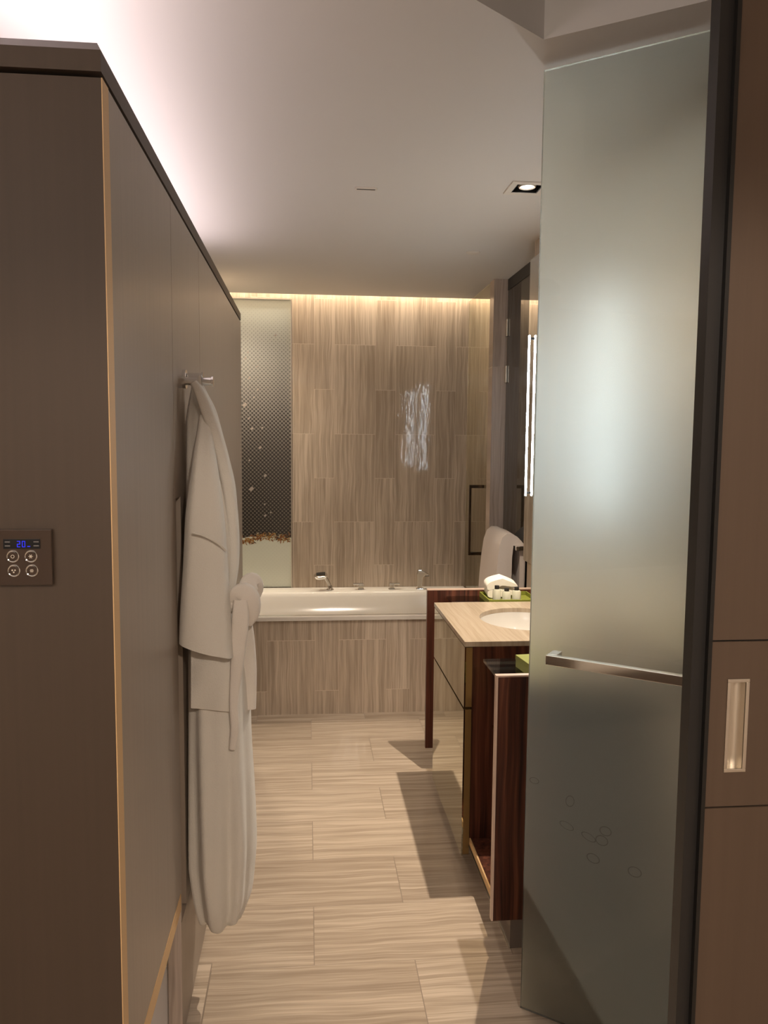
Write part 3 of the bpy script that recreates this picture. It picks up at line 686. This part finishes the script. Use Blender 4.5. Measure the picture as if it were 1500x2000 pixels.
bs = v.part('basin', bm, MAT['ceramic'], smooth=True, label='white oval basin')
bm = bmesh.new(); lathe(bm, [(0, 0), (.022, 0), (.022, .003), (0, .006)], (BX, BY, ZV-.152), (0, 0, 1), 24); v.part('drain', bm, MAT['chrome'], parent=bs, smooth=True)
cut = bmesh.new()

# ---- things on the vanity
def carton(name, c, ang, sx, sy_, sz, label, lid=True):
    c = Vector(c); th = Thing(name, c, label, 'box')
    ux = Vector((math.cos(ang), math.sin(ang), 0)); uy = Vector((-math.sin(ang), math.cos(ang), 0))
    bm = bmesh.new(); rbox(bm, c+Vector((0, 0, sz*.4)), ux*sx*.49, uy*sy_*.49, Vector((0, 0, sz*.4))); th.part('body', bm, MAT['green'], bevel=.001)
    bm = bmesh.new(); rbox(bm, c+Vector((0, 0, sz*.8)), ux*sx*.5, uy*sy_*.5, Vector((0, 0, sz*.2))); th.part('lid', bm, MAT['green'], bevel=.001)
carton('amenity_box', (0.742, 2.445, 0.862), 0.12, .11, .13, .040, 'olive green box lying on the smoked glass shelf of the near niche')
carton('amenity_box', (0.668, 2.50, 0.628), 0.0, .07, .10, .085, 'olive green box inside the dark niche, lower than the other')
tr = Thing('amenity_tray', (0.93, 3.575, 0.862), 'olive green tray behind the basin holding toiletry bottles', 'tray')
TX0, TX1, TY0, TY1 = 0.815, 1.045, 3.470, 3.672
bm = bmesh.new(); box(bm, TX0, TX1, TY0, TY1, .862, .868)
for q in ((TX0, TX0+.006, TY0, TY1), (TX1-.006, TX1, TY0, TY1), (TX0+.006, TX1-.006, TY0, TY0+.006), (TX0+.006, TX1-.006, TY1-.006, TY1)): box(bm, *q, .868, .886)
tr.part('tray_body', bm, MAT['green'], bevel=.001)
def bottle(x, y, r, hgt, label, cap=True):
    bt = Thing('toiletry_bottle', (x, y, .868), label, 'bottle', 'toiletry bottles in the green tray')
    bm = bmesh.new(); lathe(bm, [(0, 0), (r, .001), (r, hgt*.70), (r*.8, hgt*.78), (r*.45, hgt*.80), (r*.45, hgt*.84), (0, hgt*.84)], (x, y, .868), n=20); bb = bt.part('bottle_body', bm, MAT['bottle'], smooth=True)
    bm = bmesh.new(); lathe(bm, [(0, .003), (r*.86, .003), (r*.86, hgt*.5), (0, hgt*.5)], (x, y, .868), n=20); bt.part('lotion', bm, MAT['liquid'], parent=bb, smooth=True)
    bm = bmesh.new(); lathe(bm, [(0, hgt*.8), (r*.55, hgt*.8), (r*.55, hgt), (0, hgt)], (x, y, .868), n=20); bt.part('cap', bm, MAT['cap'], smooth=True)
bottle(.858, 3.503, .019, .078, 'small clear bottle with black cap, leftmost in the green tray')
bottle(.903, 3.500, .020, .066, 'small clear bottle with black cap, second from left in tray')
bottle(.950, 3.503, .020, .070, 'small clear bottle with black cap, nearest the etched glass door edge')
wc = Thing('washcloth', (.90, 3.62, .868), 'folded cream washcloth propped in the tray behind the bottles', 'washcloth')
bm = bmesh.new()
for k_, (dz, sx_, tilt) in enumerate(((.024, .070, .10), (.056, .073, .16))):
    rings = []
    for i in range(11):
        y_ = 3.590 + .07*i/10; r = []
        for q in range(20):
            an = 2*math.pi*q/20; ca, sa = math.cos(an), math.sin(an)
            xx = sx_*math.copysign(abs(ca)**.6, ca); zz_ = .016*math.copysign(abs(sa)**.7, sa)*(1-.5*(xx/sx_)) + .10*(xx) * (0.35)
            r.append(Vector((.905+xx, y_, .868+dz+zz_ + (.022*(1-abs(xx)/sx_) if k_ else 0) + .15*(y_-3.59))))
        rings.append(r)
    loft(bm, rings)
wc.part('folded_cloth', bm, MAT['cloth'], smooth=True, angle=60)

# ---- mirror and its two light bars
mr = tag(B('wall_mirror', (1.057, 1.079, 2.02, 3.79, 1.02, 2.46), MAT['mirror']), 'tall wall mirror above the vanity, left of the etched door', 'mirror')
for y_, lb in ((3.725, 'lit vertical light bar at the far edge of the mirror'), (2.700, 'lit vertical light bar glowing through the etched glass door')):
    th = Thing('mirror_light', (1.06, y_, 1.34), lb, 'light', 'light bars on the mirror')
    th.box('diffuser', (1.0395, 1.0460, y_-.007, y_+.007, 1.340, 2.100), MAT['led'], bevel=.002)
    th.box('mount', (1.0460, 1.0565, y_-.004, y_+.004, 1.350, 1.360), MAT['grey_metal'])
    th.box('mount', (1.0460, 1.0565, y_-.004, y_+.004, 2.080, 2.090), MAT['grey_metal'])

# ================================================================== CEILING FITTINGS
dlx, dly = .822, 3.017
dt = Thing('downlight', (dlx, dly, ZC), 'square recessed ceiling downlight, lit, beside the etched glass door', 'light')
bm = bmesh.new()
HB, HI = .074, .0498
for q in ((dlx-HB, dlx+HB, dly-HB, dly-HI), (dlx-HB, dlx+HB, dly+HI, dly+HB), (dlx-HB, dlx-HI, dly-HI, dly+HI), (dlx+HI, dlx+HB, dly-HI, dly+HI)): box(bm, *q, ZC-.005, ZC-.0002)
dt.part('bezel', bm, MAT['white_plastic'], bevel=.001)
bm = bmesh.new()
for q in ((dlx-.0498, dlx+.0498, dly+.046, dly+.0498), (dlx-.0498, dlx+.0498, dly-.0498, dly-.046), (dlx-.0498, dlx-.046, dly-.046, dly+.046), (dlx+.046, dlx+.0498, dly-.046, dly+.046)): box(bm, *q, ZC-.003, ZC+.09)
box(bm, dlx-.0498, dlx+.0498, dly-.0498, dly+.0498, ZC+.09, ZC+.094)
dt.part('housing', bm, MAT['black'])
bm = bmesh.new(); lathe(bm, [(0, .080), (.034, .078), (.034, .004), (.030, .0), (.027, .006), (.024, .014)], (dlx, dly, ZC), n=32)
lm = dt.part('lamp_ring', bm, MAT['steel'], smooth=True)
bm = bmesh.new(); lathe(bm, [(.0245, .012), (.018, .002), (0, -.002)], (dlx, dly, ZC), n=32); dt.part('lamp_lens', bm, MAT['bulb'], parent=lm, smooth=True)
bm = bmesh.new(); lathe(bm, [(0, -.006), (.030, -.006), (.036, -.002), (.036, -.0002), (0, -.0002)], (.833, 4.053, ZC), n=32)
tag(finish('ceiling_disc', bm, MAT['white_plastic'], smooth=True), 'small round white cover plate on the ceiling near the bath', 'cover plate')
vt = Thing('ceiling_vent', (.22, 3.092, ZC), 'small slot shaped vent on the ceiling, left of the downlight', 'vent')
bm = bmesh.new(); rings = []
for k_, dz in ((1.0, -.0002), (1.0, -.004), (.9, -.006)):
    r = []
    for q in range(32):
        an = 2*math.pi*q/32; cxs = .030 if math.cos(an) > 0 else -.030
        r.append(Vector((.22 + cxs + .013*k_*math.cos(an), 3.092 + .013*k_*math.sin(an), ZC+dz)))
    rings.append(r)
loft(bm, rings); vt.part('cover', bm, MAT['white_plastic'], smooth=True, angle=30)
vt.box('slot', (.185, .255, 3.088, 3.096, ZC-.0068, ZC-.0058), MAT['cap'])

# ================================================================== ETCHED GLASS DOOR
P0 = Vector((0.597, 2.058, 0)); D = Vector((0.80, -0.60, 0)); NF = Vector((-0.60, -0.80, 0))     # NF faces the bedroom
e = Thing('etched_door', (0.91, 1.82, 0.0), 'large etched glass bathroom door standing open on the right', 'door')
Wd, Z0, Z1, TH = 0.80, 0.008, 2.538, 0.012
bm = bmesh.new()
fs = rbox(bm, P0 + D*Wd/2 - NF*TH/2 + Vector((0, 0, (Z0+Z1)/2)), D*Wd/2, NF*TH/2, Vector((0, 0, (Z1-Z0)/2)))
bmesh.ops.recalc_face_normals(bm, faces=bm.faces)
for f in bm.faces: f.material_index = 1 if f.normal.dot(NF) < -0.9 else 0
e.part('glass_pane', bm, [MAT['pane_front'], MAT['etched']])
bm = bmesh.new()
def dp(s_, n_, z_): q = P0 + D*s_ + NF*n_; return Vector((q.x, q.y, z_))
HZ = 1.036
box_ = lambda s0, s1, n0, n1, z0, z1: rbox(bm, dp((s0+s1)/2, (n0+n1)/2, (z0+z1)/2), D*(s1-s0)/2, NF*(n1-n0)/2, Vector((0, 0, (z1-z0)/2)))
box_(.068, .60, .045, .063, HZ-.0125, HZ+.0125); box_(.068, .092, .0005, .045, HZ-.0125, HZ+.0125); box_(.576, .60, .0005, .045, HZ-.0125, HZ+.0125)
e.part('pull_bar', bm, MAT['chrome'], bevel=.0015, label='chrome square pull bar')
bm = bmesh.new()
for z0_, z1_ in ((.25, .37), (2.1, 2.22)): box_(.74, .802, -.02, .008, z0_, z1_)
e.part('hinge', bm, MAT['steel'], bevel=.002)

# ================================================================== SLIDING WARDROBE DOOR (right)
YP = 1.15
r = Thing('sliding_door', (1.2, YP, 0.0), 'brown laminate sliding wardrobe door at the right edge with a recessed pull', 'wardrobe door')
bm = bmesh.new()
XL = 0.6215
for z0_, z1_ in ((0.01, 1.0255), (1.0285, 1.2935), (1.2965, 2.52)):
    if z0_ > 1.02 and z1_ < 1.3:                # middle band leaves a pocket for the pull
        for q in ((XL, .6535, z0_, z1_), (.6835, 2.2, z0_, z1_), (.6535, .6835, z0_, 1.0875), (.6535, .6835, 1.2315, z1_)): box(bm, q[0], q[1], YP, YP+.03, q[2], q[3])
    else: box(bm, XL, 2.2, YP, YP+.03, z0_, z1_)
r.part('door_leaf', bm, MAT['lamr'])
r.box('joint', [(XL, 2.2, YP+.004, YP+.03, 1.0255, 1.0285), (XL, 2.2, YP+.004, YP+.03, 1.2935, 1.2965)], MAT['black'])
r.box('edge_frame', [(.6150, .6213, YP-.004, YP+.034, .005, 2.545)], MAT['black'], label='black edge of the door')
r.box('edge_frame', [(.594, .6150, YP+.006, YP+.034, .005, 2.545)], MAT['grey_metal'], label='dark grey metal edge channel')
bm = bmesh.new()
hx0, hx1, hz0, hz1 = .6505, .6865, 1.0845, 1.2345; fr = .0055
for q in ((hx0, hx1, hz0, hz0+fr), (hx0, hx1, hz1-fr, hz1), (hx0, hx0+fr, hz0+fr, hz1-fr), (hx1-fr, hx1, hz0+fr, hz1-fr)): box(bm, q[0], q[1], YP-.0022, YP-.0001, q[2], q[3])
fp = r.part('flush_pull', bm, MAT['steel'], bevel=.0008, label='satin nickel recessed pull')
bm = bmesh.new(); rings = []
for z_ in (hz0+fr, hz1-fr):
    pass
sec = []
for i in range(9):
    an = math.pi*i/8; sec.append((.6685 - .0120*math.cos(an), YP + .016*math.sin(an)**.7))
A_ = [bm.verts.new((q[0], q[1], 1.0900)) for q in sec]; C_ = [bm.verts.new((q[0], q[1], 1.2290)) for q in sec]
for i in range(8): bm.faces.new((A_[i], A_[i+1], C_[i+1], C_[i]))
bm.faces.new(A_); bm.faces.new(C_)
r.part('pull_cup', bm, MAT['steel'], parent=fp, smooth=True)

# faint dried water rings low on the etched door
g = G('water_stain'); tr_ = g.n('ShaderNodeBsdfTransparent'); df_ = g.n('ShaderNodeBsdfDiffuse'); df_.inputs[0].default_value = (0.10, 0.09, 0.08, 1)
mx = g.n('ShaderNodeMixShader'); mx.inputs[0].default_value = 0.30
g.link(tr_.outputs[0], mx.inputs[1]); g.link(df_.outputs[0], mx.inputs[2]); g.link(mx.outputs[0], g.out.inputs[0])
for sx_, z_, ra, rbb, tilt in ((.118, .575, .021, .010, .3), (.178, .560, .021, .010, .35), (.213, .560, .017, .014, 0), (.222, .588, .016, .013, 0), (.024, .678, .014, .009, 0), (.192, .505, .018, .013, .2), (.300, .500, .018, .014, 0), (.125, .645, .012, .016, .2)):
    bm = bmesh.new(); n_ = 36; A_, C_ = [], []
    for i in range(n_):
        an = 2*math.pi*i/n_; ct_, st_ = math.cos(an), math.sin(an)
        for k_, lst in ((1.0, A_), (.84, C_)):
            u_, v_ = ra*k_*ct_, rbb*k_*st_
            lst.append(bm.verts.new(dp(sx_ + u_*math.cos(tilt)+v_*math.sin(tilt), .0006, z_ - u_*math.sin(tilt)+v_*math.cos(tilt))))
    for i in range(n_): bm.faces.new((A_[i], A_[(i+1) % n_], C_[(i+1) % n_], C_[i]))
    e.part('water_mark', bm, g.m)

# ================================================================== BED (seen only as a pale reflection in the door glass)
bd = Thing('bed', (-1.8, -0.4, 0.0), 'bed with white cover, seen only as a pale reflection in the door glass', 'bed')
bd.box('base', (-2.45, -1.14, -1.5, 0.62, 0.06, 0.34), MAT['lamend'], bevel=.01)
bd.box('mattress', (-2.45, -1.12, -1.5, 0.64, 0.34, 0.66), MAT['cloth'], bevel=.05, seg=4)
